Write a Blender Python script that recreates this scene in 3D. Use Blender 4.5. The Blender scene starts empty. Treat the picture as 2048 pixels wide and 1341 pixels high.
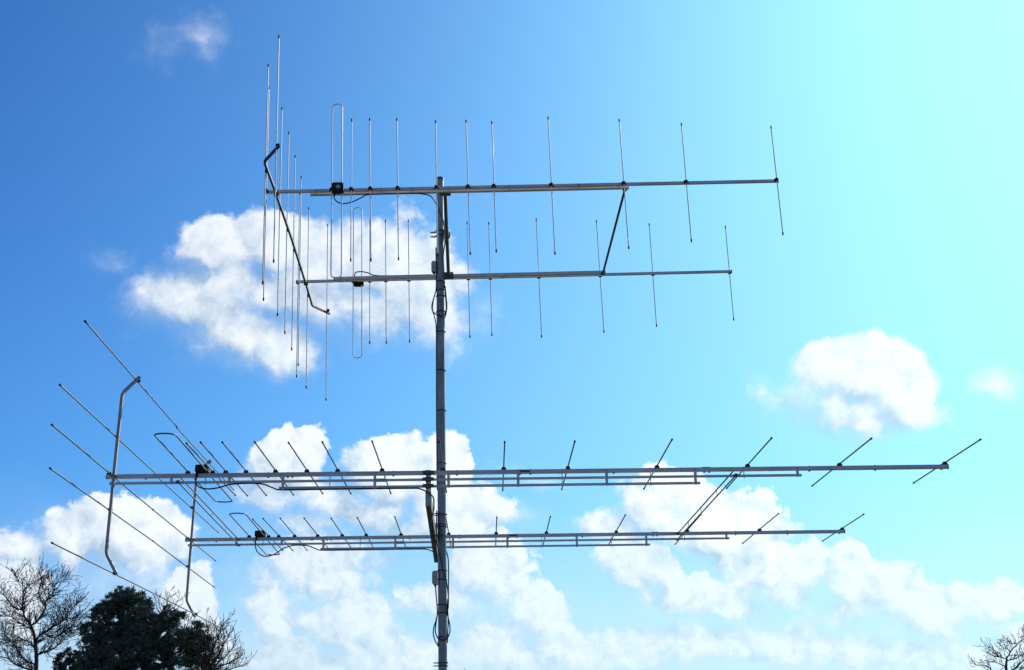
import bpy, math, random
from mathutils import Vector, Matrix

SCN = bpy.context.scene
COL = SCN.collection

# ------------------------------------------------------------------ camera
PITCH, ROLL = 0.31065, -0.02278
CAM_POS = Vector((0.0, 0.0, 1.6))
cam_data = bpy.data.cameras.new('camera')
cam_data.sensor_width = 36.0
cam_data.lens = 47.357
cam_data.clip_start = 0.05
cam_data.clip_end = 9000.0
cam = bpy.data.objects.new('camera', cam_data)
COL.objects.link(cam)
_fw = Vector((0, math.cos(PITCH), math.sin(PITCH)))
_up = Vector((0, -math.sin(PITCH), math.cos(PITCH)))
_rt = Vector((1, 0, 0))
_rt2 = math.cos(ROLL) * _rt + math.sin(ROLL) * _up
_up2 = -math.sin(ROLL) * _rt + math.cos(ROLL) * _up
cam.matrix_world = Matrix(((_rt2.x, _up2.x, -_fw.x, CAM_POS.x),
                           (_rt2.y, _up2.y, -_fw.y, CAM_POS.y),
                           (_rt2.z, _up2.z, -_fw.z, CAM_POS.z),
                           (0, 0, 0, 1)))
SCN.camera = cam

# ------------------------------------------------------------------ exposure
SCN.view_settings.view_transform = 'Standard'
SCN.view_settings.look = 'None'
SCN.view_settings.exposure = EXPOSURE = 0.5
SCN.view_settings.gamma = 1.0
SCN.view_settings.use_curve_mapping = False

# cumulus clouds as (azimuth, elevation, half width, half height, density), in degrees
CLOUDS = {
'far': [(-9.99, 6.09, 1.27, 1.33, 1.1), (-9.6, 6.49, 0.74, 0.81, 1), (-7.22, 5.87, 1.9, 1.34, 1.1), (-6.18, 5.36, 1.24, 1.01, 0.9), (-8.63, 4.54, 3.89, 1.4, 1), (-8.08, 7.5, 2.71, 1.43, 0.65), (-1.27, 7.22, 1.79, 1.49, 1), (-2.44, 6.42, 2.52, 1.07, 0.85), (1.0, 5.74, 1.09, 1.14, 1.1), (-0.8, 4.56, 3.94, 1.34, 0.95), (4.94, 7.36, 1.38, 1.15, 1.05), (6.31, 7.52, 0.91, 1.15, 1.05), (7.19, 6.57, 3.28, 1.02, 1.05), (9.43, 6.28, 2.02, 1.01, 0.95), (11.34, 7.2, 1.25, 1.33, 1), (13.53, 6.95, 0.95, 1.24, 1.1), (14.96, 6.32, 1.36, 1.23, 1.1), (15.85, 5.59, 1.91, 1.02, 1), (13.62, 5.79, 2.53, 1.29, 0.75), (18.66, 5.82, 1.58, 0.81, 0.85), (7.49, 4.8, 3.44, 1.11, 1), (10.71, 4.53, 2.97, 1.09, 0.95), (14.43, 4.08, 4.92, 1.27, 0.9), (4.37, 4.17, 3.88, 1.11, 0.85), (-4.53, 4.37, 4.14, 1.11, 0.85), (18.44, 4.01, 3.28, 1.24, 0.85), (-11.64, 4.45, 2.21, 1.19, 0.8), (-13.72, 6.29, 1.16, 1.36, 1.2), (-20.7, 6.03, 1.3, 1.44, 1.1)],
'mid': [(-16.53, 8.75, 2.18, 1.4, 1.1), (-18.16, 8.47, 1.65, 1.38, 1), (-20.04, 8.17, 1.9, 1.01, 0.7), (-16.84, 7.55, 3.35, 1.19, 0.55), (-9.91, 12.02, 1.8, 1.29, 1.15), (-10.57, 11.08, 1.84, 1.2, 0.95), (-8.82, 12.39, 0.96, 1.0, 1), (-10.03, 10.68, 1.68, 0.83, 0.6), (-4.97, 11.77, 1.68, 1.26, 1.25), (-3.42, 11.47, 1.08, 1.64, 1.2), (-5.71, 10.44, 2.67, 1.38, 1.05), (-7.49, 9.61, 2.53, 1.08, 0.7), (-3.05, 9.83, 2.46, 1.46, 0.85), (-5.8, 8.93, 4.02, 1.24, 0.6), (6.78, 10.18, 1.72, 1.37, 1.2), (8.42, 9.49, 2.18, 1.4, 1.2), (5.47, 9.41, 1.89, 1.08, 1), (8.98, 8.54, 2.06, 1.13, 0.8), (6.47, 8.54, 2.7, 1.24, 0.6), (9.95, 7.67, 1.63, 1.12, 0.6)],
'near': [(-12.79, 21.04, 2.3, 1.36, 1.05), (-10.49, 21.07, 2.78, 1.33, 1.05), (-8.58, 20.44, 2.57, 1.26, 1), (-13.86, 18.82, 2.9, 1.73, 1.05), (-14.92, 18.76, 1.48, 1.19, 0.75), (-11.98, 17.6, 2.92, 1.5, 1), (-10.24, 16.93, 1.73, 1.38, 0.85), (-9.66, 19.46, 3.32, 1.47, 0.95), (-12.52, 19.87, 3.06, 1.33, 0.95), (-5.9, 20.18, 2.93, 2.21, 1.1), (-5.12, 21.03, 1.49, 1.39, 0.9), (-6.78, 18.79, 2.45, 1.69, 1), (-4.33, 18.6, 1.9, 1.7, 0.9), (13.98, 15.35, 1.57, 1.28, 1.15), (15.57, 14.96, 1.82, 1.43, 1.25), (16.9, 14.1, 1.43, 1.34, 1.2), (12.79, 14.24, 1.96, 0.99, 0.6), (15.8, 13.38, 2.49, 0.85, 1), (14.18, 13.51, 2.63, 0.92, 0.85), (14.25, 14.29, 2.24, 1.23, 1), (15.25, 13.9, 2.61, 1.06, 1.1)],
'wisp': [(-2.65, 18.38, 1.68, 1.38, 0.5), (-17.34, 20.38, 1.05, 0.57, 0.2), (-14.35, 29.86, 0.96, 0.67, 0.42), (-15.5, 29.43, 1.35, 0.55, 0.25), (-0.48, 9.83, 1.5, 0.79, 0.6), (1.07, 11.68, 1.62, 0.59, 0.45), (20.56, 14.22, 0.77, 0.55, 0.6), (11.97, 14.47, 1.46, 0.83, 0.4)],
}
# ------------------------------------------------------------------ sun and sky
SUN_AZ, SUN_EL = math.radians(36.0), math.radians(32.0)
SUN_DIR = Vector((math.sin(SUN_AZ) * math.cos(SUN_EL), math.cos(SUN_AZ) * math.cos(SUN_EL), math.sin(SUN_EL)))
sun_data = bpy.data.lights.new('sun', 'SUN')
sun_data.energy = 4.0
sun_data.angle = math.radians(0.53)
sun_data.color = (1.0, 0.95, 0.87)
sun = bpy.data.objects.new('sun', sun_data)
COL.objects.link(sun)
sun.rotation_euler = (-SUN_DIR).to_track_quat('-Z', 'Y').to_euler()
sun.location = (20, 20, 30)

world = bpy.data.worlds.new('World')
SCN.world = world
world.use_nodes = True
WT = world.node_tree
WT.nodes.clear()


def wn(kind, **kw):
    n = WT.nodes.new(kind)
    for k, v in kw.items():
        setattr(n, k, v)
    return n


def plug(node, i, v):
    if isinstance(v, bpy.types.NodeSocket):
        WT.links.new(v, node.inputs[i])
    else:
        node.inputs[i].default_value = v


def mth(op, a, b=None, c=None, clamp=False):
    n = wn('ShaderNodeMath', operation=op, use_clamp=clamp)
    for i, v in enumerate((a, b, c)):
        if v is not None:
            plug(n, i, v)
    return n.outputs[0]


def vec(op, a, b=None, c=None):
    n = wn('ShaderNodeVectorMath', operation=op)
    for i, v in enumerate((a, b, c)):
        if v is not None:
            plug(n, i, v)
    return n.outputs['Value'] if op in ('LENGTH', 'DOT_PRODUCT') else n.outputs['Vector']


def smooth(x, lo, hi, a=0.0, b=1.0):
    n = wn('ShaderNodeMapRange', interpolation_type='SMOOTHSTEP')
    plug(n, 0, x)
    for i, v in enumerate((lo, hi, a, b)):
        n.inputs[i + 1].default_value = v
    return n.outputs[0]


def mix(f, a, b, mode='MIX'):
    n = wn('ShaderNodeMix', data_type='RGBA', blend_type=mode)
    for s, v in ((n.inputs[0], f), (n.inputs[6], a), (n.inputs[7], b)):
        if isinstance(v, bpy.types.NodeSocket):
            WT.links.new(v, s)
        else:
            s.default_value = v
    return n.outputs[2]


def noise(p, scale, detail, rough):
    n = wn('ShaderNodeTexNoise', noise_dimensions='3D')
    n.inputs['Scale'].default_value = scale
    n.inputs['Detail'].default_value = detail
    n.inputs['Roughness'].default_value = rough
    WT.links.new(p, n.inputs['Vector'])
    return n


DIR = wn('ShaderNodeTexCoord').outputs['Generated']
sky = wn('ShaderNodeTexSky', sky_type='NISHITA')
sky.sun_disc = False
sky.sun_elevation = SUN_EL
sky.sun_rotation = SUN_AZ
sky.altitude = 0.0
sky.air_density = 0.6
sky.dust_density = SKY_DUST = 2.0
sky.ozone_density = 4.0
# the phone camera's response (steep below, rolling off above, cool white balance), the same for the whole sky
gam = wn('ShaderNodeGamma')
gam.inputs['Gamma'].default_value = 1.7
WT.links.new(vec('MULTIPLY', sky.outputs[0], (0.25, 0.25, 0.25)), gam.inputs['Color'])
roll = vec('MULTIPLY_ADD', gam.outputs[0], (0.6, 0.6, 0.6), (1.0, 1.0, 1.0))
SKYC = vec('MULTIPLY', vec('DIVIDE', gam.outputs[0], roll), (2.25, 5.12, 7.0))

xyz = wn('ShaderNodeSeparateXYZ')
WT.links.new(DIR, xyz.inputs[0])
# cumulus goes on all round the horizon: the groups come again every seventh of a turn, stirred differently each time
AZ = mth('WRAP', mth('MULTIPLY', mth('ARCTAN2', xyz.outputs[0], xyz.outputs[1]), 57.29578), 25.7143, -25.7143)
EL = mth('MULTIPLY', mth('ARCSINE', xyz.outputs[2]), 57.29578)
pk = wn('ShaderNodeCombineXYZ')
WT.links.new(AZ, pk.inputs[0])
WT.links.new(EL, pk.inputs[1])
POS = pk.outputs[0]
# billows: the cloud outlines are stirred by noise of two sizes
n1 = noise(DIR, 9.0, 8.0, 0.55).outputs['Color']
n2 = noise(DIR, 34.0, 7.0, 0.6).outputs['Color']
w1 = vec('MULTIPLY_ADD', n1, (4.0, 3.2, 0.0), (-2.0, -1.6, 0.0))
w2 = vec('MULTIPLY_ADD', n2, (1.3, 1.3, 0.0), (-0.65, -0.65, 0.0))
WPOS = vec('ADD', POS, vec('ADD', w1, w2))
LPOS = vec('ADD', WPOS, (0.75, 0.85, 0.0))
# rounded cauliflower heads
fine = noise(DIR, 60.0, 4.0, 0.55)
WDIR = vec('MULTIPLY_ADD', fine.outputs['Color'], (0.022, 0.022, 0.022), DIR)


def heads(p, scale):
    n = wn('ShaderNodeTexVoronoi', voronoi_dimensions='3D', feature='F1', normalize=True)
    n.inputs['Scale'].default_value = scale
    n.inputs['Detail'].default_value = 4.0
    n.inputs['Roughness'].default_value = 0.55
    n.inputs['Lacunarity'].default_value = 2.1
    WT.links.new(p, n.inputs['Vector'])
    return mth('SUBTRACT', 1.0, n.outputs['Distance'])


puff = heads(WDIR, 33.0)
RELIEF = mth('SUBTRACT', puff, heads(vec('ADD', WDIR, (0.008, -0.004, 0.008)), 33.0))
# the far banks look smaller grained
puff2 = heads(WDIR, 52.0)
RELIEF2 = mth('SUBTRACT', puff2, heads(vec('ADD', WDIR, (0.006, -0.003, 0.006)), 52.0))


def field(pos, blobs):
    f = None
    for az, el, rx, ry, w in blobs:
        q = vec('MULTIPLY_ADD', pos, (1 / rx, 1 / ry, 0.0), (-az / rx, -el / ry, 0.0))
        b = mth('MULTIPLY_ADD', vec('LENGTH', q), -0.62 * w, w)
        f = b if f is None else mth('SMOOTH_MAX', f, b, 0.12)
    return f


# milky air low over the horizon
low = mth('MULTIPLY', smooth(mth('MULTIPLY_ADD', mth('SUBTRACT', puff, 0.6), 4.0, EL), 12.5, 3.0), 0.88)
HAZE = mix(0.3, (3.3, 4.0, 4.35, 1), SKYC, 'ADD')
col = mix(low, SKYC, HAZE)
for key, lo, crisp, shade, lit in (
        ('far', 0.26, 0.15, (2.6, 3.2, 3.55, 1), (5.7, 5.6, 5.3, 1)),
        ('mid', 0.25, 0.10, (2.5, 3.1, 3.5, 1), (6.0, 5.95, 5.7, 1)),
        ('near', 0.19, 0.22, (2.6, 3.2, 3.65, 1), (5.7, 5.7, 5.5, 1)),
        ('wisp', 0.05, 0.95, (3.4, 3.9, 4.3, 1), (5.6, 5.6, 5.5, 1))):
    f0 = field(WPOS, CLOUDS[key])
    f1 = field(LPOS, CLOUDS[key])
    dens = mth('MULTIPLY_ADD', mth('SUBTRACT', puff2 if key == 'far' else puff, 0.60), 0.95, f0)
    slope = mth('MULTIPLY_ADD', mth('SUBTRACT', f0, f1), 1.15, 0.47, clamp=True)
    soft = mth('SUBTRACT', 1.0, slope)
    width = mth('MULTIPLY_ADD', mth('MULTIPLY', soft, soft), 1.3, crisp)
    alpha = mth('MULTIPLY', smooth(mth('DIVIDE', mth('SUBTRACT', dens, lo), width), 0.0, 1.0), 0.97)
    light = mth('MULTIPLY_ADD', RELIEF2 if key == 'far' else RELIEF, 2.6, slope, clamp=True)
    body = mix(0.22, mix(light, shade, lit), SKYC, 'ADD')
    if key == 'far':  # seen through more of the low haze
        body = mix(mth('MULTIPLY', low, 0.5), body, HAZE)
    col = mix(alpha, col, body)

bg = wn('ShaderNodeBackground')
bg.inputs['Strength'].default_value = SKY_STRENGTH = 0.111
WT.links.new(col, bg.inputs['Color'])
wo = wn('ShaderNodeOutputWorld')
WT.links.new(bg.outputs[0], wo.inputs['Surface'])
world.cycles.sampling_method = 'MANUAL'
world.cycles.sample_map_resolution = 512
SCN.cycles.use_adaptive_sampling = True
SCN.cycles.adaptive_threshold = 0.02
SCN.cycles.adaptive_min_samples = 12

# ------------------------------------------------------------------ helpers
def prop(o, label=None, cat=None, group=None, kind=None):
    for k, v in (('label', label), ('category', cat), ('group', group), ('kind', kind)):
        if v:
            o[k] = v
    return o


class MB:
    """collects simple solids into one mesh"""

    def __init__(self):
        self.v, self.f = [], []

    def ring_strip(self, rings, close=False, caps=True):
        n = len(rings[0])
        b = len(self.v)
        for r in rings:
            self.v.extend(tuple(p) for p in r)
        m = len(rings)
        for i in range(m if close else m - 1):
            j = (i + 1) % m
            for k in range(n):
                l = (k + 1) % n
                self.f.append((b + i * n + k, b + i * n + l, b + j * n + l, b + j * n + k))
        if caps and not close:
            self.f.append(tuple(b + k for k in reversed(range(n))))
            self.f.append(tuple(b + (m - 1) * n + k for k in range(n)))
        return self

    def tube(self, pts, rad, n=8, close=False, caps=True, square=None):
        pts = [Vector(p) for p in pts]
        rads = rad if isinstance(rad, (list, tuple)) else [rad] * len(pts)
        m = len(pts)
        rings = []
        ref = None
        for i, p in enumerate(pts):
            a = pts[(i - 1) % m] if (i > 0 or close) else p
            c = pts[(i + 1) % m] if (i < m - 1 or close) else p
            t = (c - a).normalized()
            if ref is None:
                ref = Vector((0, 0, 1)) if abs(t.z) < 0.9 else Vector((0, 1, 0))
                if square:
                    ref = Vector(square)
            u = ref - t * ref.dot(t)
            u.normalize()
            ref = u
            w = t.cross(u)
            k = 1.0
            if 0 < i < m - 1 or close:
                h = ((p - a).normalized() + (c - p).normalized()).length / 2
                k = 1.0 / max(h, 0.5)
            off = math.pi / n if square else 0.0
            rr = rads[i] * (1.0 / math.cos(math.pi / n) if square else 1.0)
            rings.append([p + (u * math.cos(2 * math.pi * j / n + off) + w * math.sin(2 * math.pi * j / n + off)) * rr for j in range(n)])
        return self.ring_strip(rings, close, caps)

    def cyl(self, p0, p1, r, n=10, r1=None):
        return self.tube([p0, p1], [r, r if r1 is None else r1], n)

    def box(self, c, s, ch=0.0):
        cx, cy, cz = c
        x, y, z = s[0] / 2, s[1] / 2, s[2] / 2
        if ch <= 0:
            prof = [(-y, -z), (y, -z), (y, z), (-y, z)]
            ends = [(-x, 1), (x, 1)]
        else:
            prof = [(-y + ch, -z), (y - ch, -z), (y, -z + ch), (y, z - ch), (y - ch, z), (-y + ch, z), (-y, z - ch), (-y, -z + ch)]
            ends = [(-x, 1 - ch / max(y, z)), (-x + ch, 1), (x - ch, 1), (x, 1 - ch / max(y, z))]
        rings = [[(cx + ex, cy + a * k, cz + b * k) for a, b in prof] for ex, k in ends]
        return self.ring_strip(rings)

    def prism_y(self, prof, y0, y1):
        return self.ring_strip([[(a, y0, b) for a, b in prof], [(a, y1, b) for a, b in prof]])

    def mesh(self, name, mat, smooth=True):
        me = bpy.data.meshes.new(name)
        me.from_pydata(self.v, [], self.f)
        me.materials.append(mat)
        if smooth:
            me.polygons.foreach_set('use_smooth', [True] * len(me.polygons))
            me.set_sharp_from_angle(angle=math.radians(40))
        me.update()
        return me

    def build(self, name, mat, parent=None, smooth=True):
        return link(name, self.mesh(name, mat, smooth), parent)


def link(name, me, parent=None, loc=None):
    o = bpy.data.objects.new(name, me)
    COL.objects.link(o)
    if parent is not None:
        o.parent = parent
    if loc is not None:
        o.location = loc
    return o


def empty(name, loc=(0, 0, 0), axes=None):
    o = bpy.data.objects.new(name, None)
    o.empty_display_size = 0.1
    COL.objects.link(o)
    if axes:
        a, b, c = axes
        o.matrix_world = Matrix(((a[0], b[0], c[0], loc[0]), (a[1], b[1], c[1], loc[1]), (a[2], b[2], c[2], loc[2]), (0, 0, 0, 1)))
    else:
        o.location = loc
    return o


def smooth_path(pts, k=6):
    pts = [Vector(p) for p in pts]
    out = []
    for i in range(len(pts) - 1):
        p0, p1, p2, p3 = pts[max(i - 1, 0)], pts[i], pts[i + 1], pts[min(i + 2, len(pts) - 1)]
        for j in range(k):
            t = j / k
            out.append(0.5 * ((2 * p1) + (p2 - p0) * t + (2 * p0 - 5 * p1 + 4 * p2 - p3) * t * t + (3 * p1 - p0 - 3 * p2 + p3) * t ** 3))
    out.append(pts[-1])
    return out


# ------------------------------------------------------------------ materials
def material(name, c0, c1, rough=0.5, metal=0.0, scale=20.0, stretch=(1, 1, 1), bump=0.0, spec=0.5, rough_var=0.12, detail=5.0):
    m = bpy.data.materials.new(name)
    m.use_nodes = True
    t = m.node_tree
    b = t.nodes['Principled BSDF']
    tc = t.nodes.new('ShaderNodeTexCoord')
    mp = t.nodes.new('ShaderNodeMapping')
    mp.inputs['Scale'].default_value = stretch
    t.links.new(tc.outputs['Object'], mp.inputs['Vector'])
    n = t.nodes.new('ShaderNodeTexNoise')
    n.inputs['Scale'].default_value = scale
    n.inputs['Detail'].default_value = detail
    n.inputs['Roughness'].default_value = 0.6
    t.links.new(mp.outputs[0], n.inputs['Vector'])
    r = t.nodes.new('ShaderNodeValToRGB')
    r.color_ramp.elements[0].position = 0.32
    r.color_ramp.elements[1].position = 0.68
    r.color_ramp.elements[0].color = (*c0, 1)
    r.color_ramp.elements[1].color = (*c1, 1)
    t.links.new(n.outputs[0], r.inputs[0])
    t.links.new(r.outputs[0], b.inputs['Base Color'])
    mr = t.nodes.new('ShaderNodeMapRange')
    mr.inputs[3].default_value = max(rough - rough_var, 0.05)
    mr.inputs[4].default_value = min(rough + rough_var, 1.0)
    t.links.new(n.outputs[0], mr.inputs[0])
    t.links.new(mr.outputs[0], b.inputs['Roughness'])
    b.inputs['Metallic'].default_value = metal
    b.inputs['Specular IOR Level'].default_value = spec
    if bump:
        bp = t.nodes.new('ShaderNodeBump')
        bp.inputs['Strength'].default_value = bump
        bp.inputs['Distance'].default_value = 0.01
        t.links.new(n.outputs[0], bp.inputs['Height'])
        t.links.new(bp.outputs[0], b.inputs['Normal'])
    return m


ALU = material('weathered_aluminium', (0.50, 0.475, 0.47), (0.68, 0.65, 0.64), 0.55, 0.2, 5, (1, 3, 3), rough_var=0.08, detail=8)
ROD = material('sunlit_aluminium_rod', (0.84, 0.82, 0.79), (0.92, 0.90, 0.87), 0.42, 0.0, 6, rough_var=0.04)  # base whitened: sunlight on the upright rods is put into the colour
ROD_SHADED = material('shaded_aluminium_rod', (0.105, 0.115, 0.11), (0.15, 0.16, 0.15), 0.55, 0.4, 6, rough_var=0.05)  # same aluminium, base darkened for the dark ground mirrored in the level rods
GALV = material('galvanised_steel', (0.13, 0.16, 0.175), (0.27, 0.315, 0.335), 0.5, 0.3, 22, (1, 1, 0.35), 0.05, detail=9, rough_var=0.15)
ARM = material('shade_darkened_tube', (0.045, 0.043, 0.042), (0.085, 0.08, 0.078), 0.65, 0.15, 12)  # base darkened to carry the shade on the lower arm's underside
BRACKET = material('dull_bracket_tube', (0.26, 0.25, 0.245), (0.40, 0.385, 0.375), 0.6, 0.2, 8)
STEEL = material('dark_clamp_steel', (0.07, 0.07, 0.075), (0.14, 0.14, 0.145), 0.55, 0.4, 30)
BLACK = material('black_plastic', (0.012, 0.013, 0.014), (0.024, 0.025, 0.026), 0.75, 0.0, 30, spec=0.2)
CABLE = material('black_cable_sheath', (0.012, 0.012, 0.013), (0.03, 0.03, 0.032), 0.6, 0.0, 40, spec=0.3)
GREY = material('grey_plastic_box', (0.30, 0.31, 0.32), (0.40, 0.41, 0.42), 0.55, 0.0, 30)
BRASS = material('brass_stud', (0.30, 0.24, 0.12), (0.42, 0.34, 0.18), 0.4, 0.7, 60)
BARK = material('grey_brown_bark', (0.030, 0.025, 0.020), (0.085, 0.070, 0.056), 0.9, 0.0, 9, (1, 1, 0.25), 0.6)
TWIG = material('brown_twig', (0.030, 0.021, 0.016), (0.062, 0.045, 0.034), 0.85, 0.0, 6)
NEEDLE = material('pine_needles', (0.072, 0.098, 0.078), (0.118, 0.155, 0.108), 0.6, 0.0, 2.2, spec=0.3)
YEW = material('dark_evergreen_leaves', (0.060, 0.078, 0.058), (0.10, 0.122, 0.088), 0.6, 0.0, 2.5, spec=0.3)
GRASS = material('winter_grass', (0.030, 0.036, 0.018), (0.070, 0.072, 0.038), 0.95, 0.0, 0.35, bump=0.5, detail=9)
CONCRETE = material('concrete', (0.26, 0.25, 0.24), (0.40, 0.39, 0.37), 0.9, 0.0, 9, bump=0.3)

# ------------------------------------------------------------------ ground
g = MB()
N = 24
xs = [-3500 * (1 - 2 * i / N) for i in range(N + 1)]
for j in range(N + 1):
    for i in range(N + 1):
        x, y = xs[i], xs[j]
        d = math.hypot(x, y)
        g.v.append((x, y, 0.0 if d < 400 else 3.0 * math.sin(x * 0.004) * math.cos(y * 0.003)))
for j in range(N):
    for i in range(N):
        a = j * (N + 1) + i
        g.f.append((a, a + 1, a + N + 2, a + N + 1))
prop(g.build('ground', GRASS), kind='structure')

# ------------------------------------------------------------------ mast
MX, MY = -0.444, 8.0
mast = empty('antenna_mast', (MX, MY, 0))
prop(mast, 'tall grey galvanised mast that carries all four antennas', 'mast')
R_M = 0.0245
m = MB()
m.tube([(0, 0, 0.02), (0, 0, 4.52)], R_M + 0.0012, 28)
m.tube([(0, 0, 4.52), (0, 0, 5.24)], R_M - 0.0012, 28)
m.build('pole', GALV, mast)
c = MB().tube([(0, 0, 5.232), (0, 0, 5.247), (0, 0, 5.252)], [R_M + 0.001, R_M + 0.001, R_M - 0.006], 24)
c.build('pole_cap', STEEL, mast)
b = MB().box((0, 0, 0.012), (0.34, 0.34, 0.024), 0.003)
b.build('base_plate', GALV, mast)
tie_me = MB().tube([(math.cos(a) * (R_M + 0.0035), math.sin(a) * (R_M + 0.0035), 0) for a in [i * math.pi / 12 for i in range(24)]], 0.0028, 6, close=True).mesh('cable_tie', BLACK)
for z in (4.529, 4.475, 4.435, 4.33, 4.197, 3.947, 3.691, 3.363, 2.716, 2.663, 2.515, 2.471, 2.33):
    t = link('cable_tie', tie_me, mast, (0, 0, z))
    t.rotation_euler = (random.Random(z).uniform(-0.07, 0.07), random.Random(z + 1).uniform(-0.07, 0.07), z * 3)
band = MB().tube([(math.cos(a) * (R_M + 0.004), math.sin(a) * (R_M + 0.004), 0) for a in [i * math.pi / 12 for i in range(24)]], 0.004, 6, close=True)
band.cyl((-R_M - 0.03, 0.0, 0), (-R_M, 0.0, 0), 0.003, 6)
band_me = band.mesh('hose_band', STEEL)
for z in (2.186, 2.169):
    link('hose_band', band_me, mast, (0, 0, z))
pad = MB().box((0, 0, 0), (0.9, 0.9, 0.12), 0.01).build('concrete_base', CONCRETE)
pad.location = (MX, MY, -0.058)
prop(pad, 'square concrete pad under the foot of the mast', 'base')

# ------------------------------------------------------------------ antennas
ROD_R = 0.0040
CAP_ME = MB().tube([(0, -0.011, 0), (0, 0.009, 0), (0, 0.012, 0)], [0.0054, 0.0054, 0.0033], 8).mesh('end_cap', BLACK)
CLAMP = MB().prism_y([(-0.0135, -0.0105), (0.0135, -0.0105), (0.0115, -0.002), (0.007, 0.0055), (-0.007, 0.0055), (-0.0115, -0.002)], -0.010, 0.010)
CLAMP_ME = CLAMP.mesh('rod_clamp', BLACK, False)
BOLT_ME = MB().cyl((0, 0, -0.0165), (0, 0, 0.0145), 0.0032, 6).cyl((0, 0, -0.0165), (0, 0, -0.0125), 0.0056, 6).mesh('boom_bolt', STEEL)
rod_cache = {}


def rod(name, parent, x, z, length, rad, mat, clamp=True):
    key = (round(length, 3), rad, mat.name)
    if key not in rod_cache:
        rod_cache[key] = MB().cyl((0, -length / 2, 0), (0, length / 2, 0), rad, 10).mesh('rod', mat)
    o = link(name, rod_cache[key], parent, (x, 0, z))
    for s in (-1, 1):
        e = link('end_cap', CAP_ME, o, (0, s * length / 2, 0))
        if s < 0:
            e.rotation_euler = (0, 0, math.pi)
        e.scale = (rad / ROD_R,) * 3
    if clamp:
        link('rod_clamp', CLAMP_ME, o)
    return o


def square_tube(x0, x1, y, z, s):
    w = MB()
    ch = s * 0.09
    w.box(((x0 + x1) / 2, y, z), (x1 - x0, s, s), ch)
    return w


def loop_path(x0, x1, half, n=10):
    r = (x1 - x0) / 2
    xc = (x0 + x1) / 2
    p = [(xc + r * math.cos(a), half - r * 0.85 + r * 0.85 * math.sin(a), 0) for a in [math.pi * i / n for i in range(n + 1)]]
    q = [(xc - r * math.cos(a), -half + r * 0.85 - r * 0.85 * math.sin(a), 0) for a in [math.pi * i / n for i in range(n + 1)]]
    return p + q


JIT = random.Random(77)
LOWER_ROD_LEN = 2.0727
LOWER = dict(
    directors=[(-1.1414, 1.2984), (-1.0732, 1.3206), (-0.9678, 1.33), (-0.8134, 1.3361), (-0.6491, 1.3029), (-0.488, 1.2948), (-0.2549, 1.2916),
               (0.0651, 1.2434), (0.3843, 1.2134), (0.7227, 1.2082), (1.1936, 1.2311), (1.6744, 1.2222), (2.1641, 1.2094), (2.726, 1.0951)],
    boom=(-1.694, 2.741), boom_size=0.0215,
    supports=[(-1.675, 1.955, -0.057, 0.0125), (-0.79, 1.416, -0.0925, 0.0125)],
    plates=[(-1.353, 1), (-1.051, 1), (-0.772, 2), (-0.292, 2), (0.094, 2), (0.459, 2), (0.925, 2), (1.393, 2), (1.935, 1)],
    hangers=[(-1.178, 1), (-0.528, 2), (0.691, 2), (1.158, 2), (1.653, 1)],
    bolts=[-1.49, -0.851, -0.749, -0.725, -0.196, 0.138, 0.47, 0.525, 0.964, 1.443, 1.469, 2.001, 2.352, 2.705],
    sleeve=(-0.288, -0.235),
    reflectors=[(-1.5731, 0.4993, -0.018, 0.0056), (-1.6602, 0.1917, -0.0158, 0.002), (-1.6806, -0.0026, -0.0169, -0.0055), (-1.6708, -0.1958, -0.0165, 0.0006), (-1.6218, -0.5249, -0.0048, 0.0044)],
    reflectors_rear=[(-1.5714, 0.5086, -0.0142, 0.0109), (-1.6713, 0.1979, -0.014, 0.002), (-1.6822, -0.0075, -0.012, -0.0042), (-1.6777, -0.1978, -0.0175, -0.0077), (-1.6091, -0.5109, -0.0103, 0.0037)], rlen=LOWER_ROD_LEN,
    bracket=[(-1.552, 0.517), (-1.640, 0.425), (-1.652, 0.0), (-1.662, -0.425), (-1.602, -0.53)], bracket_r=0.0075, byoff=-0.0195,
    dipole=(-1.271, -1.172, 0.865), dyaw=0.022, bmat=BRACKET, box=-1.198, rod=ROD_SHADED, rad=0.0037)
UPPER = dict(
    directors=[(-0.475, 0.8956), (-0.364, 0.9003), (-0.2046, 0.8925), (0.0228, 0.8568), (0.2072, 0.8475), (0.3588, 0.8273), (0.6961, 0.8682),
               (1.1229, 0.8206), (1.4916, 0.7538), (2.0292, 0.6909)],
    boom=(-0.978, 2.04), boom_size=0.0175,
    supports=[(-0.716, 1.155, -0.057, 0.0235)],
    plates=[], hangers=[], bolts=[-0.68, -0.30, -0.12, 0.10, 0.45, 0.86, 1.10],
    sleeve=None,
    reflectors=[(-0.8303, 0.5696, 0, 0), (-0.9346, 0.2583, 0, 0), (-0.9681, 0.0, 0, 0), (-0.9255, -0.2593, 0, 0), (-0.9259, -0.5835, 0, 0)], rlen=1.3502,
    bracket=[(-0.812, 0.598), (-0.918, 0.415), (-0.912, 0.0), (-0.908, -0.7655)], bracket_r=0.0066, byoff=-0.0175,
    dipole=(-0.589, -0.530, 0.557), dyaw=0.0, bmat=ARM, box=-0.552, rod=ROD, rad=0.0034)


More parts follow.
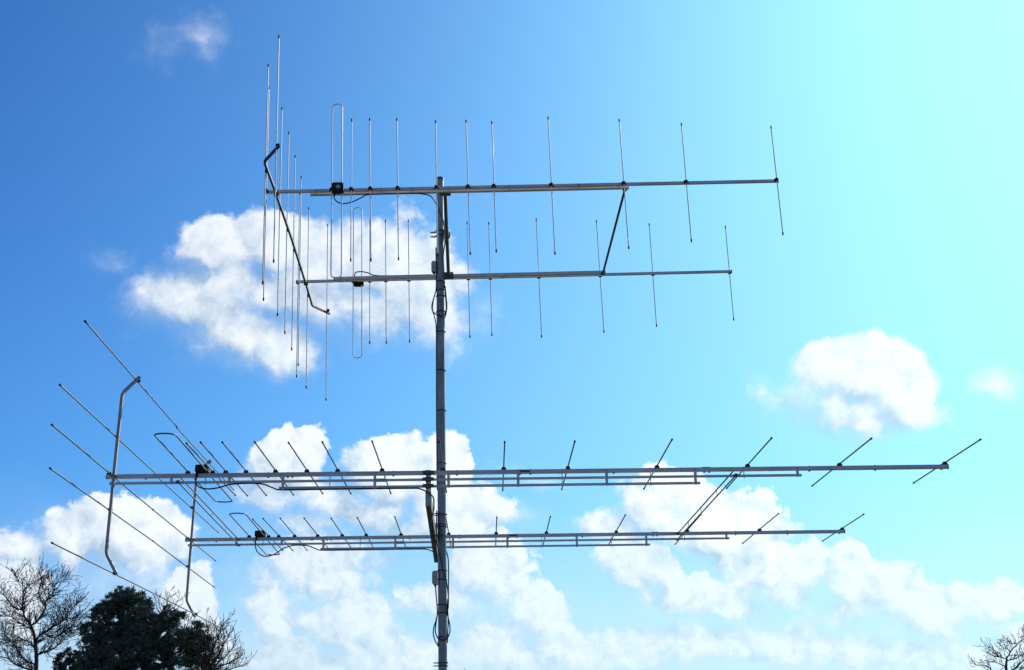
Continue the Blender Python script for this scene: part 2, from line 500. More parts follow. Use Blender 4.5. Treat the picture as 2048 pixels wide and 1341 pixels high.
def yagi(loc, axes, spec, flip, label, rear=False):
    root = empty('yagi_antenna', loc, axes)
    prop(root, label, 'antenna', 'rod antennas on the mast')
    bs = spec['boom_size']
    zb = -0.0105 - bs / 2
    boom = square_tube(*spec['boom'], 0, zb, bs).build('boom', ALU, root)
    for x in spec['boom']:
        e = MB().box((0, 0, 0), (0.006, bs + 0.002, bs + 0.002), 0.001).build('boom_end_cap', BLACK if flip else GREY, boom)
        e.location = (x, 0, zb)
    for x0, x1, z, s in spec['supports']:
        sb = square_tube(x0, x1, 0, z, s).build('support_boom', ALU, root)
        for x in (x0, x1):
            e = MB().box((0, 0, 0), (0.005, s + 0.0016, s + 0.0016), 0.001).build('boom_end_cap', GREY, sb)
            e.location = (x, 0, z)
    zs = [s[2] for s in spec['supports']]
    for x, k in spec['plates']:
        zl = zs[k - 1] - 0.009
        w = MB().box((0, 0, 0), (0.015, 0.003, zb - zl + 0.004), 0.0006)
        p = w.build('boom_plate', ALU, root)
        p.location = (x, -bs / 2 - 0.0018, (zb + zl) / 2)
        for zz in [zb] + zs[:k]:
            h = link('plate_bolt', BOLT_ME, p, (0, -0.0015, zz - (zb + zl) / 2))
            h.rotation_euler = (math.pi / 2, 0, 0)
            h.scale = (0.75, 0.75, 0.28)
    for x, k in spec['hangers']:
        w = MB().cyl((x, 0, zb + bs / 2 + 0.004), (x, 0, zs[k - 1] - 0.013), 0.0023, 6)
        w.build('threaded_hanger', STEEL, root)
    for x in spec['bolts']:
        link('boom_bolt', BOLT_ME, root, (x, 0, zb))
    if spec['sleeve']:
        x0, x1 = spec['sleeve']
        w = MB().box(((x0 + x1) / 2, 0, zs[0]), (x1 - x0, 0.0165, 0.0165), 0.001)
        w.build('joint_sleeve', GREY, root)
        w = MB().box((0.497, -bs / 2 - 0.0012, zb + 0.002), (0.05, 0.002, 0.012), 0.0004)
        w.build('splice_plate', STEEL, root)
        w = MB().box((1.456, 0, zb + bs / 2 + 0.0015), (0.045, 0.014, 0.003), 0.0006)
        w.build('splice_plate', STEEL, root)
    for x, ln in spec['directors']:
        o = rod('director', root, x, 0, ln, spec['rad'], spec['rod'])
        o.rotation_euler = (JIT.gauss(0, 0.0025), 0, JIT.gauss(0, 0.0035))
    for k, (x, z, tx, tz) in enumerate(spec['reflectors_rear' if rear and 'reflectors_rear' in spec else 'reflectors']):
        r = rod('reflector', root, x, z, spec['rlen'], spec['rad'], spec['rod'], clamp=(k == 2))
        r.rotation_euler = (tz, 0, -tx)
        if k != 2:
            w = MB().box((0.008, flip * 0.0, 0), (0.022, 0.02, 0.016), 0.003)
            w.build('rod_clamp', BLACK, r)
    yo = spec['byoff'] * (-1 if flip else 1)
    # bent reflector bracket: a square tube with short rounded bends
    pts = []
    bp = spec['bracket']
    for i, p in enumerate(bp):
        p = Vector((p[0], yo, p[1]))
        if 0 < i < len(bp) - 1:
            a = Vector((bp[i - 1][0], yo, bp[i - 1][1]))
            c2 = Vector((bp[i + 1][0], yo, bp[i + 1][1]))
            d0, d1 = (a - p).normalized() * 0.022, (c2 - p).normalized() * 0.022
            for t in (0.0, 0.33, 0.67, 1.0):
                pts.append((p + d0) * (1 - t) ** 2 + p * 2 * t * (1 - t) + (p + d1) * t * t)
        else:
            pts.append(p)
    br = MB().tube(pts, spec['bracket_r'], 4, square=(0, 1, 0)).build('reflector_bracket', spec['bmat'], root)
    w = MB().box((bp[2][0], yo * 0.5, zb), (0.03, abs(yo) + 0.02, 0.006), 0.0008)
    w.build('bracket_bolt_plate', STEEL, br)
    x0, x1, half = spec['dipole']
    d = MB().tube(loop_path(x0, x1, half), spec['rad'] * 1.05, 12, close=True).build('folded_dipole', spec['rod'], root)
    d.matrix_parent_inverse = Matrix.Translation(((x0 + x1) / 2, 0, 0)) @ Matrix.Rotation(spec['dyaw'], 4, 'Z') @ Matrix.Translation((-(x0 + x1) / 2, 0, 0))
    link('rod_clamp', CLAMP_ME, d, (x0, 0, 0))
    fb = MB().box((spec['box'], 0.0, 0.013), (0.068, 0.062, 0.040), 0.006).build('feed_box', BLACK, root)
    w = MB().tube([(spec['box'] + 0.004, 0, 0.0325), (spec['box'] + 0.004, 0, 0.036)], [0.013, 0.012], 16)
    w.build('feed_box_lid', GREY if not flip else BLACK, fb)
    w = MB().cyl((spec['box'] - 0.024, -0.02 * (-1 if flip else 1), -0.01), (spec['box'] - 0.024, -0.02 * (-1 if flip else 1), -0.034), 0.006, 8)
    w.build('cable_gland', BLACK, fb)
    return root


AX_LO = ((0.99969, 0.0244, -0.00581), (-0.02437, 0.99969, 0.00423), (0.00591, -0.00409, 0.99997))
LO_N, LO_F = (-0.444, 6.96814, 3.10661), (-0.52104, 9.03186, 3.10896)
AX_UN = ((0.99937, 0.03286, 0.01321), (-0.01378, 0.01708, 0.99976), (0.03263, -0.99931, 0.01752))
AX_UF = ((0.99937, 0.03286, 0.01321), (0.01378, -0.01708, -0.99976), (-0.03263, 0.99931, -0.01752))
UP_N, UP_F = (-0.444, 7.23462, 4.84253), (-0.49998, 8.76538, 4.83026)
yagi(UP_N, AX_UN, UPPER, 0, 'highest antenna with upright silver rods, its boom passing in front of the mast top')
yagi(UP_F, AX_UF, UPPER, 1, 'smaller antenna with upright silver rods, second from top, its boom passing behind the mast')
yagi(LO_N, AX_LO, LOWER, 0, 'largest antenna with level rods, its long triple boom passing in front of the mast')
yagi(LO_F, AX_LO, LOWER, 0, 'lowest antenna with level rods, its triple boom passing behind the mast', rear=True)

# ------------------------------------------------------------------ cross booms
cb = empty('cross_boom', LO_N, AX_LO)
prop(cb, 'thick grey arm left of the mast carrying the two lower antennas', 'arm')
XA, XB, YB = -0.012, -0.044, 2.065
xa = lambda y: XA + (XB - XA) * y / YB
w = MB()
w.ring_strip([[(xa(y) + sx * 0.0145, y, z) for sx, z in ((-1, -0.197), (1, -0.197), (1, -0.122), (-1, -0.122))] for y in (-0.006, 0.5, 1.0, 1.5, YB + 0.02)])
w.build('arm_tube', ARM, cb)
for y in (-0.006, YB + 0.02):
    w = MB().box((0, 0, 0), (0.031, 0.004, 0.077), 0.001).build('arm_end_cap', GREY, cb)
    w.location = (xa(y), y, -0.1595)
for k, y in enumerate((0.026, YB - 0.026)):
    p = MB().box((xa(y), y, -0.068), (0.027, 0.027, 0.118), 0.002).build('upright_post', ALU, cb)
    s = -1 if k == 0 else 1
    for z in (-0.021, -0.057, -0.0925):
        q = MB().box((0, 0, 0), (0.058, 0.006, 0.019), 0.0015)
        q.box((0.0, 0.010, 0.0), (0.03, 0.014, 0.026), 0.002)
        q = q.build('boom_clamp', STEEL, p)
        q.location = (xa(y), (-0.0165 if k == 0 else YB + 0.0165), z)
        q.rotation_euler = (0, 0, 0 if k == 0 else math.pi)
        for sx in (-1, 1):
            h = link('clamp_bolt', BOLT_ME, q, (sx * 0.022, -0.002, 0))
            h.rotation_euler = (math.pi / 2, 0, 0)
            h.scale = (0.9, 0.9, 0.4)
ym = 1.0335
mp = MB().box((-0.0055, ym, -0.135), (0.006, 0.07, 0.19), 0.0015)
mp = mp.build('mast_plate', STEEL, cb)


def u_bolt(name, parent, x, y, z, r, leg, n=10):
    """round the mast in the local XY plane, legs towards -X"""
    pts = [(x - leg, y - r, z)] + [(x + r * math.sin(a), y - r * math.cos(a), z) for a in [math.pi * i / n for i in range(n + 1)]] + [(x - leg, y + r, z)]
    return MB().tube(pts, 0.0036, 6).build(name, STEEL, parent)


for z in (-0.06, -0.12, -0.135, -0.19):
    u_bolt('u_bolt', cb, 0.0258, ym - 0.002, z, R_M + 0.005, 0.048)

cu = empty('cross_boom', UP_N, AX_UN)
prop(cu, 'thin dark arm right of the mast carrying the two upper antennas', 'arm')
xu = lambda z: 0.071 + (0.0645 - 0.071) * (-z) / 1.5317
yu = lambda z: 0.0 + 0.0146 * (-z) / 1.5317
w = MB()
w.tube([(xu(z), yu(z) - 0.001, z) for z in (-0.072, -0.4, -0.765, -1.1, -1.4597)], 0.0115, 16)
w.build('arm_tube', ARM, cu)
for z, s in ((-0.064, 1), (-1.4677, -1)):
    q = MB().box((xu(z), yu(z), z - s * 0.008), (0.066, 0.05, 0.007), 0.0012)
    q.box((xu(z), yu(z) - 0.0, z - s * 0.016), (0.036, 0.034, 0.012), 0.003)
    q = q.build('boom_clamp', STEEL, cu)
    for sx in (-1, 1):
        for sy in (-1, 1):
            h = link('clamp_bolt', BOLT_ME, q, (xu(z) + sx * 0.026, yu(z) + sy * 0.019, z - s * 0.004))
            h.scale = (0.9, 0.9, 0.8)
q = MB().box((0.0, 0, 0), (0.012, 0.07, 0.075), 0.003)
q.box((0.019, 0, 0), (0.028, 0.05, 0.05), 0.008)
q = q.build('mast_clamp', STEEL, cu)
q.location = (0.056, 0.026, -0.766)
for dy in (-0.014, 0.016):
    pts = [(0.062, 0.028 + dy, -0.7645 - 0.029)] + [(0.0254 - 0.029 * math.sin(a), 0.028 + dy, -0.7645 - 0.029 * math.cos(a)) for a in [math.pi * i / 10 for i in range(11)]] + [(0.062, 0.028 + dy, -0.7645 + 0.029)]
    u = MB().tube(pts, 0.0034, 6).build('u_bolt', STEEL, cu)
    w = MB().cyl((-0.040, 0.028 + dy, -0.775), (-0.002, 0.028 + dy, -0.775), 0.0035, 6)
    w.cyl((-0.030, 0.028 + dy, -0.775), (-0.022, 0.028 + dy, -0.775), 0.0065, 6)
    w.cyl((-0.016, 0.028 + dy, -0.775), (-0.008, 0.028 + dy, -0.775), 0.0075, 6)
    w.build('threaded_stud', BRASS, u)

# ------------------------------------------------------------------ braces between the antennas
def to_world(org, ax, p):
    return Vector(org) + p[0] * Vector(ax[0]) + p[1] * Vector(ax[1]) + p[2] * Vector(ax[2])


def brace_pair(sn, sf, links, label):
    root = empty('brace_rods', to_world(LO_N, AX_LO, (sn, 0, -0.03)))
    prop(root, label, 'brace')
    o = root.location
    ends = []
    for zn in (-0.0215, -0.057):
        a = to_world(LO_N, AX_LO, (sn, -0.018 if zn < -0.03 else 0.012, zn)) - o
        b2 = to_world(LO_F, AX_LO, (sf, 0.018 if zn < -0.03 else -0.012, zn)) - o
        ends.append((a, b2))
        r = MB().cyl(a, b2, 0.0040, 8).build('brace_rod', ROD_SHADED, root)
        for e in (a, b2):
            MB().box(e, (0.02, 0.02, 0.016), 0.003).build('rod_eye', STEEL, r)
    for t in links:
        p, q2 = [e[0].lerp(e[1], t) for e in ends]
        MB().cyl(p + Vector((0, 0, 0.006)), q2 - Vector((0, 0, 0.006)), 0.0019, 6).build('link_bar', ALU, root)
    return root


brace_pair(-1.317, -1.342, (0.50, 0.74), 'left pair of thin parallel braces running back between the lower antennas')
brace_pair(1.607, 1.607, (0.27, 0.53, 0.77), 'right pair of thin parallel braces running back between the lower antennas')
a = to_world(UP_N, AX_UN, (1.134, -0.014, -0.066))
b = to_world(UP_F, AX_UF, (1.135, 0.014, -0.066))
root = empty('brace_tube', a)
prop(root, 'slanting grey brace tube joining the two upper booms right of the mast', 'brace')
MB().cyl((0, 0, 0), b - a, 0.0078, 12).build('tube', ARM, root)
for e in (Vector(), b - a):
    MB().box(e + Vector((0, 0, 0.002)), (0.026, 0.018, 0.018), 0.003).build('tube_end_fitting', STEEL, root)

# ------------------------------------------------------------------ boxes on the mast
def mast_box(z0, z1, width, depth, label):
    r = empty('junction_box', (MX - R_M - 0.003, MY - 0.004, z0))
    prop(r, label, 'box', 'grey boxes on the mast')
    h = z1 - z0
    w = MB()
    prof = [(-width, 0.006), (-width + 0.004, 0.0), (-0.0015, 0.0), (0.0, 0.002), (0.0, h - 0.002), (-0.0015, h), (-width + 0.004, h), (-width, h - 0.006)]
    w.prism_y(prof, -depth / 2, depth / 2)
    w.build('housing', GREY, r)
    w = MB().box((-width - 0.0015, 0, h / 2), (0.003, depth * 0.9, h * 0.8), 0.001)
    w.build('lid', GREY, r)
    w = MB().cyl((-width * 0.5, 0, 0.0), (-width * 0.5, 0, -0.012), 0.005, 8)
    w.build('cable_gland', BLACK, r)
    return r


mast_box(4.594, 4.664, 0.026, 0.05, 'small grey box on the mast beside the second boom from the top')
mast_box(2.634, 2.713, 0.028, 0.055, 'small grey box on the mast below the lowest antenna')

# ------------------------------------------------------------------ cables
def cable(pts, label, r=0.0040):
    pts = [Vector(p) for p in pts]
    o = pts[0].copy()
    ob = MB().tube(smooth_path([p - o for p in pts]), r, 6).build('coaxial_cable', CABLE)
    ob.location = o
    prop(ob, label, 'cable', 'black feed cables of the antennas')
    return ob


W = to_world
lo = lambda org: (lambda x, y, z: W(org, AX_LO, (x, y, z)))
L1, L2 = lo(LO_N), lo(LO_F)
mz = lambda dx, dy, z: Vector((MX + dx, MY + dy, z))
cable([L1(-1.222, -0.02, -0.02), L1(-1.224, -0.022, -0.058), L1(-1.205, -0.024, -0.086), L1(-1.16, -0.024, -0.097), L1(-1.10, -0.022, -0.09), L1(-1.05, -0.018, -0.074),
       L1(-0.98, -0.012, -0.068), L1(-0.92, -0.012, -0.068), L1(-0.87, -0.012, -0.074), L1(-0.82, -0.012, -0.094), L1(-0.77, -0.010, -0.1035), L1(-0.5, -0.008, -0.1035), L1(-0.12, -0.008, -0.1035),
       L1(-0.06, -0.012, -0.107), L1(-0.02, -0.016, -0.125), L1(0.012, -0.010, -0.150), L1(0.016, 0.02, -0.18), L1(0.01, 0.12, -0.205), L1(-0.02, 0.5, -0.204), L1(-0.022, 0.9, -0.204),
       L1(0.0, 0.985, -0.25), mz(0.0, -0.034, 2.75), mz(0.016, -0.031, 2.70), mz(0.033, -0.02, 2.60), mz(0.036, -0.012, 2.53), mz(0.03, -0.012, 2.47)],
      'black cable drooping under the front lower boom and down the mast')
cable([L2(-1.222, -0.02, -0.02), L2(-1.224, -0.022, -0.07), L2(-1.205, -0.024, -0.115), L2(-1.16, -0.024, -0.14), L2(-1.10, -0.022, -0.13), L2(-1.04, -0.018, -0.09),
       L2(-0.98, -0.012, -0.070), L2(-0.92, -0.012, -0.068), L2(-0.87, -0.012, -0.074), L2(-0.82, -0.012, -0.094), L2(-0.77, -0.010, -0.1035), L2(-0.5, -0.008, -0.1035), L2(-0.14, -0.008, -0.1035),
       L2(-0.08, -0.012, -0.108), L2(-0.03, -0.012, -0.13), L2(0.0, -0.05, -0.19), L2(0.02, -0.5, -0.206), L2(0.05, -0.95, -0.22), mz(0.033, 0.02, 2.80), mz(0.036, 0.012, 2.66), mz(0.034, 0.008, 2.50)],
      'black cable drooping under the rear lower boom and back to the mast')
UN = lambda x, y, z: W(UP_N, AX_UN, (x, y, z))
UF = lambda x, y, z: W(UP_F, AX_UF, (x, y, z))
cable([UN(-0.576, -0.02, -0.02), UN(-0.575, -0.045, -0.03), UN(-0.555, -0.068, -0.035), UN(-0.52, -0.075, -0.04), UN(-0.47, -0.062, -0.045), UN(-0.42, -0.035, -0.05), UN(-0.37, -0.014, -0.055), UN(-0.15, -0.012, -0.058), UN(-0.06, -0.016, -0.06),
       UN(0.0, -0.03, -0.1), UN(0.05, -0.035, -0.4), UN(0.055, -0.03, -0.66), mz(0.030, -0.012, 4.79), mz(0.020, -0.024, 4.70), mz(0.022, -0.022, 4.6), mz(0.026, -0.014, 4.48)],
      'black cable hanging below the top boom and along the mast')
cable([UF(-0.576, 0.02, -0.02), UF(-0.577, -0.02, -0.03), UF(-0.57, -0.045, -0.05), UF(-0.53, -0.05, -0.055), UF(-0.48, -0.038, -0.058), UF(-0.42, -0.016, -0.058), UF(-0.2, -0.013, -0.058), UF(-0.06, -0.013, -0.06),
       UF(0.0, 0.0, -0.1), UF(0.0, 0.03, -0.6), mz(-0.028, 0.01, 4.74), mz(-0.027, 0.01, 4.55), mz(-0.027, -0.008, 4.47)],
      'black cable arching above the second boom and in to the mast')
up_loop = [mz(0.028, -0.012, 4.46), mz(0.034, -0.02, 4.40), mz(0.036, -0.026, 4.34), mz(0.02, -0.034, 4.295), mz(-0.02, -0.034, 4.30), mz(-0.048, -0.02, 4.33), mz(-0.054, -0.016, 4.37), mz(-0.042, -0.012, 4.42), mz(-0.029, -0.008, 4.47),
           mz(-0.026, -0.004, 4.52), mz(-0.029, -0.008, 4.47), mz(-0.046, -0.016, 4.40), mz(-0.050, -0.02, 4.34), mz(-0.036, -0.03, 4.285), mz(-0.028, -0.012, 4.22), mz(-0.028, -0.004, 4.0), mz(-0.029, 0.0, 3.7), mz(-0.028, -0.004, 3.4), mz(-0.027, 0.0, 3.2)]
cable(up_loop, 'black cable coiled into a loop on the upper mast below the second boom')
cable([mz(0.030, -0.010, 4.50), mz(0.036, -0.014, 4.42), mz(0.040, -0.018, 4.36), mz(0.034, -0.02, 4.31), mz(0.026, -0.014, 4.29), mz(0.010, 0.03, 4.25), mz(-0.01, 0.031, 4.0), mz(-0.01, 0.031, 3.0), mz(0.0, 0.031, 2.6), mz(0.0, 0.031, 0.3)],
      'short cable bow on the right of the upper mast below the second boom')
cable([mz(-0.038, -0.004, 2.63), mz(-0.038, -0.006, 2.60), mz(-0.033, -0.010, 2.54), mz(-0.029, -0.010, 2.47), mz(-0.036, -0.014, 2.43), mz(-0.050, -0.018, 2.385), mz(-0.052, -0.02, 2.345), mz(-0.040, -0.024, 2.305), mz(-0.026, -0.014, 2.28), mz(-0.02, 0.024, 2.2), mz(-0.02, 0.026, 0.3)],
      'black cable leaving the lower grey box and bowing left of the mast')
cable([mz(-0.028, -0.010, 2.47), mz(-0.038, -0.020, 2.40), mz(-0.040, -0.024, 2.36), mz(-0.026, -0.032, 2.325), mz(0.0, -0.035, 2.312), mz(0.024, -0.032, 2.318), mz(0.042, -0.024, 2.35), mz(0.044, -0.02, 2.39), mz(0.034, -0.014, 2.44), mz(0.028, -0.010, 2.475), mz(0.032, -0.008, 2.55)],
      'black cable coiled into a loop on the lower mast')
cable([mz(0.030, 0.006, 2.50), mz(0.033, 0.004, 2.42), mz(0.030, 0.002, 2.36), mz(0.027, 0.008, 2.30), mz(0.012, 0.028, 2.2), mz(0.012, 0.03, 0.3)],
      'black cable running straight down the right side of the lower mast')

# ------------------------------------------------------------------ trees: main limbs as (x, z) metres from the foot
TREES = {
    'LEFT': ((-14.0, 40.0), {'trunk': [(0.007, 4.524), (-0.039, 5.147), (-0.152, 5.621), (-0.254, 5.852)], 'limbs': [[(-0.254, 5.852), (-0.466, 6.102), (-0.564, 6.335), (-0.594, 6.669), (-0.56, 6.989), (-0.307, 7.144), (-0.086, 7.316)], [(-0.56, 6.335), (-0.723, 6.353), (-0.908, 6.516), (-1.155, 6.827), (-1.355, 6.978)], [(-0.56, 6.989), (-0.726, 7.198), (-0.831, 7.376)], [(-0.254, 5.852), (-0.111, 5.978), (0.049, 6.37), (0.007, 6.568), (0.203, 6.87), (0.207, 7.089), (0.385, 7.349)], [(0.027, 6.51), (-0.096, 6.745), (-0.144, 6.965), (-0.008, 7.094)], [(-0.06, 5.304), (0.02, 5.565), (0.382, 5.766), (0.757, 6.022), (0.899, 6.259), (1.146, 6.485)], [(0.699, 6.003), (1.018, 6.054), (1.397, 6.074)], [(0.562, 5.891), (0.453, 6.153), (0.314, 6.417)], [(-0.018, 4.991), (0.222, 5.071), (0.535, 5.149), (0.951, 5.41), (1.243, 5.589)], [(-0.043, 5.105), (-0.269, 5.366), (-0.572, 5.487), (-0.889, 5.451), (-1.204, 5.544)], [(-0.011, 4.736), (-0.343, 4.885), (-0.529, 5.173), (-0.752, 5.391), (-0.994, 5.639)], [(0.036, 4.524), (-0.488, 4.719), (-0.767, 4.923), (-1.191, 4.946)], [(-0.182, 5.707), (-0.505, 5.887), (-0.817, 6.095), (-1.075, 6.187)], [(0.176, 5.613), (0.449, 5.493), (0.725, 5.687), (1.036, 5.823)]]}),
    'BEHIND': ((-11.43, 46.0), {'trunk': [(-0.112, 4.862), (-0.212, 5.759), (-0.307, 6.254)], 'limbs': [[(-0.305, 6.221), (-0.559, 6.838), (-0.706, 7.342)], [(-0.305, 6.221), (-0.395, 6.918), (-0.342, 7.484)], [(-0.283, 6.418), (-0.146, 6.995), (0.002, 7.376)], [(-0.46, 6.588), (-0.788, 7.01), (-0.909, 7.329)], [(-0.153, 5.594), (0.231, 6.242), (0.308, 6.703)], [(-0.153, 5.594), (0.487, 6.154), (0.55, 6.565)], [(-0.094, 5.43), (0.743, 6.066), (0.938, 6.193)]]}),
    'SHRUB': ((-8.57, 38.0), {'trunk': [(-0.14, 4.277), (-0.117, 4.37)], 'limbs': [[(-0.137, 4.21), (-0.072, 4.879), (-0.042, 5.393), (-0.078, 5.585)], [(-0.123, 4.21), (0.097, 4.808), (0.216, 5.211), (0.365, 5.602)], [(-0.109, 4.209), (0.268, 4.67), (0.474, 5.002), (0.603, 5.243)], [(-0.109, 4.209), (0.33, 4.534), (0.621, 4.796), (0.78, 4.968)], [(-0.095, 4.209), (0.471, 4.437), (0.796, 4.564), (0.959, 4.641)], [(-0.15, 4.21), (-0.235, 4.815), (-0.314, 5.29)], [(-0.04, 4.208), (0.217, 4.577), (0.37, 4.869), (0.44, 5.165)], [(-0.04, 4.208), (0.545, 4.328), (0.858, 4.402), (1.021, 4.452)], [(-0.123, 4.21), (0.017, 4.742), (0.109, 5.145), (0.121, 5.485)]]}),
    'RIGHT': ((11.93, 34.0), {'trunk': [(-0.018, 3.558), (0.0, 3.737), (0.032, 3.88)], 'limbs': [[(0.032, 3.88), (0.162, 4.069), (0.333, 4.245), (0.484, 4.447)], [(0.026, 3.88), (-0.129, 3.919), (-0.296, 3.959), (-0.354, 4.08)], [(-0.152, 3.932), (-0.228, 4.101), (-0.399, 4.201)], [(0.0, 3.689), (-0.153, 3.74), (-0.267, 3.803), (-0.403, 3.889)], [(-0.306, 3.505), (-0.406, 3.674), (-0.57, 3.738), (-0.833, 3.791)], [(0.16, 4.057), (0.021, 4.12), (-0.16, 4.052)], [(0.332, 4.233), (0.163, 4.261), (0.0, 4.337)], [(0.068, 3.557), (0.288, 3.73), (0.492, 3.965), (0.647, 4.202)], [(0.19, 3.554), (0.426, 3.668), (0.614, 3.783)], [(0.031, 3.832), (0.234, 3.875), (0.533, 4.084)], [(0.425, 4.376), (0.586, 4.469), (0.694, 4.539)]]}),
    'MIDDLE': ((-1.97, 44.0), {'trunk': [(-0.009, 4.104), (-0.007, 4.288)], 'limbs': [[(-0.007, 4.258), (-0.164, 4.446), (-0.226, 4.602)], [(-0.007, 4.258), (-0.021, 4.443), (-0.036, 4.567)], [(-0.007, 4.258), (0.137, 4.439), (0.235, 4.623)], [(-0.008, 4.212), (-0.323, 4.419), (-0.465, 4.53)], [(-0.008, 4.212), (0.311, 4.358), (0.471, 4.463)]]}),
    'PINE': ((-10.91, 40.0), [(-0.82, 6.66, 0.23), (-0.47, 6.6, 0.24), (-0.64, 6.48, 0.3), (-0.95, 6.32, 0.33), (-0.4, 6.31, 0.39), (-1.24, 6.24, 0.2), (-1.16, 6.0, 0.33), (-1.4, 6.01, 0.18), (-1.37, 5.66, 0.36), (-1.57, 5.61, 0.2), (-1.5, 5.27, 0.33), (-1.71, 5.19, 0.2), (-1.6, 4.77, 0.36), (0.12, 6.09, 0.24), (-0.11, 6.27, 0.21), (0.0, 5.66, 0.52), (-0.74, 5.82, 0.55), (-0.92, 5.25, 0.64), (-0.26, 5.24, 0.7), (0.35, 5.71, 0.33), (0.61, 5.22, 0.55), (0.78, 6.19, 0.18), (0.89, 5.99, 0.2), (1.01, 5.93, 0.15), (0.79, 5.7, 0.27), (1.06, 5.52, 0.24), (1.32, 5.52, 0.24), (1.55, 5.6, 0.2), (1.67, 5.31, 0.23), (1.81, 5.08, 0.15), (1.61, 5.0, 0.27), (1.35, 5.06, 0.39), (-0.51, 4.61, 0.85), (0.65, 4.58, 0.85), (-1.3, 4.63, 0.52), (1.49, 4.61, 0.36)]),
    'YEW': ((-13.97, 42.0), [(0.42, 5.19, 0.17), (0.31, 5.05, 0.22), (0.06, 4.93, 0.17), (-0.12, 4.79, 0.17), (0.52, 4.92, 0.22), (0.31, 4.72, 0.35), (0.64, 4.71, 0.19)]),
}


def grow(mb, p, d, length, r, level, rng, wob, up, rmin):
    """one twig with its side twigs"""
    n = max(3, int(length / 0.14))
    pts, rad = [p.copy()], [r]
    dd = d.normalized()
    step = length / n
    kids = []
    for i in range(n):
        dd = (dd + Vector((rng.uniform(-1, 1), rng.uniform(-1, 1), rng.uniform(-1, 1))) * wob + Vector((0, 0, up))).normalized()
        p = p + dd * step
        pts.append(p.copy())
        rad.append(max(r * (1 - 0.75 * (i + 1) / n), rmin))
        kids.append((p.copy(), dd.copy(), rad[-1], (i + 1) / n))
    mb.tube(pts, rad, 5 if level < 1 else 3, caps=False)
    if level >= 3:
        return
    for q, dq, rq, t in kids:
        if rng.random() < (0.85 if level < 2 else 0.6):
            side = Vector((rng.uniform(-1, 1), rng.uniform(-1, 1), rng.uniform(-0.5, 1)))
            side = (side - dq * side.dot(dq)).normalized()
            ang = rng.uniform(0.5, 1.0)
            nd = dq * math.cos(ang) + side * math.sin(ang)
            ln = length * rng.uniform(0.3, 0.6) * (1.1 - 0.5 * t)
            if ln > 0.07:
                grow(mb, q, nd, ln, max(rq * 0.7, rmin), level + 1, rng, wob, up, rmin)


def bare_tree(key, label, seed, r_trunk, spread, wob=0.22, up=0.05, rmin=0.0062, name='bare_tree', twig_len=1.0, every=0.16):
    (bx, by), spec = TREES[key]
    rng = random.Random(seed)
    root = empty(name, (bx, by, 0))
    prop(root, label, 'tree')
    tr = [Vector((x, 0, z)) for x, z in spec['trunk']]
    foot = [Vector((tr[0].x * 0.4 + 0.1, 0.1, -0.05)), Vector((tr[0].x * 0.7 + 0.04, 0.05, tr[0].z * 0.35)), Vector((tr[0].x, 0.0, tr[0].z * 0.75))]
    path = smooth_path(foot + tr, 4)
    MB().tube(path, [r_trunk * (1.9 - 1.15 * min(1, i / (len(path) - 1))) * (1.25 if i == 0 else 1) for i in range(len(path))], 9).build('trunk', BARK, root)
    tw = MB()
    for li, limb in enumerate(spec['limbs']):
        yd = rng.uniform(-spread, spread)
        tot = sum(math.hypot(limb[i + 1][0] - limb[i][0], limb[i + 1][1] - limb[i][1]) for i in range(len(limb) - 1))
        pts, s = [], 0.0
        for i, (x, z) in enumerate(limb):
            if i:
                s += math.hypot(x - limb[i - 1][0], z - limb[i - 1][1])
            pts.append(Vector((x, yd * s, z)))
        path = smooth_path(pts, 4)
        path = [p + Vector((rng.uniform(-1, 1), rng.uniform(-1, 1), rng.uniform(-1, 1))) * 0.012 * (i > 0) for i, p in enumerate(path)]
        r0 = min(r_trunk * 0.72, 0.009 + 0.015 * tot)
        n = len(path)
        rad = [max(r0 * (1 - 0.86 * i / (n - 1)), rmin) for i in range(n)]
        MB().tube(path, rad, 6).build('limb', BARK, root)
        acc = 0.0
        for i in range(1, n):
            seg = path[i] - path[i - 1]
            acc += seg.length
            while acc > every * (0.7 + 0.6 * rng.random()):
                acc -= every
                d = seg.normalized()
                side = Vector((rng.uniform(-1, 1), rng.uniform(-1, 1), rng.uniform(-0.4, 1)))
                side = (side - d * side.dot(d)).normalized()
                ang = rng.uniform(0.5, 1.15)
                grow(tw, path[i].lerp(path[i - 1], rng.random()), d * math.cos(ang) + side * math.sin(ang),
                     twig_len * rng.uniform(0.35, 0.95), max(rad[i] * 0.6, rmin), 1, rng, wob, up, rmin)
        grow(tw, path[-1], path[-1] - path[-2], twig_len * rng.uniform(0.12, 0.3), rad[-1], 1, rng, wob, up, rmin)
    prop(tw.build('twigs', TWIG, root), kind='stuff')
    return root


bare_tree('LEFT', 'gnarled leafless tree with dense crooked twigs at the far left', 5, 0.048, 0.5, up=0.02, twig_len=0.75, every=0.026)
bare_tree('BEHIND', 'slender leafless tree whose twig tips show above the pine', 8, 0.06, 0.3, wob=0.16, up=0.10, rmin=0.007, twig_len=0.5, every=0.08)
bare_tree('SHRUB', 'leafless many-stemmed shrub fanning out right of the pine', 12, 0.05, 0.3, wob=0.14, up=0.07, name='bare_shrub', twig_len=0.5, every=0.035)
bare_tree('RIGHT', 'leafless tree with knobbly buds in the right corner', 21, 0.030, 0.4, wob=0.2, up=0.02, rmin=0.0055, twig_len=0.36, every=0.035)
bare_tree('MIDDLE', 'tiny leafless treetop just right of the mast foot', 31, 0.03, 0.3, wob=0.14, up=0.08, twig_len=0.22, every=0.16)


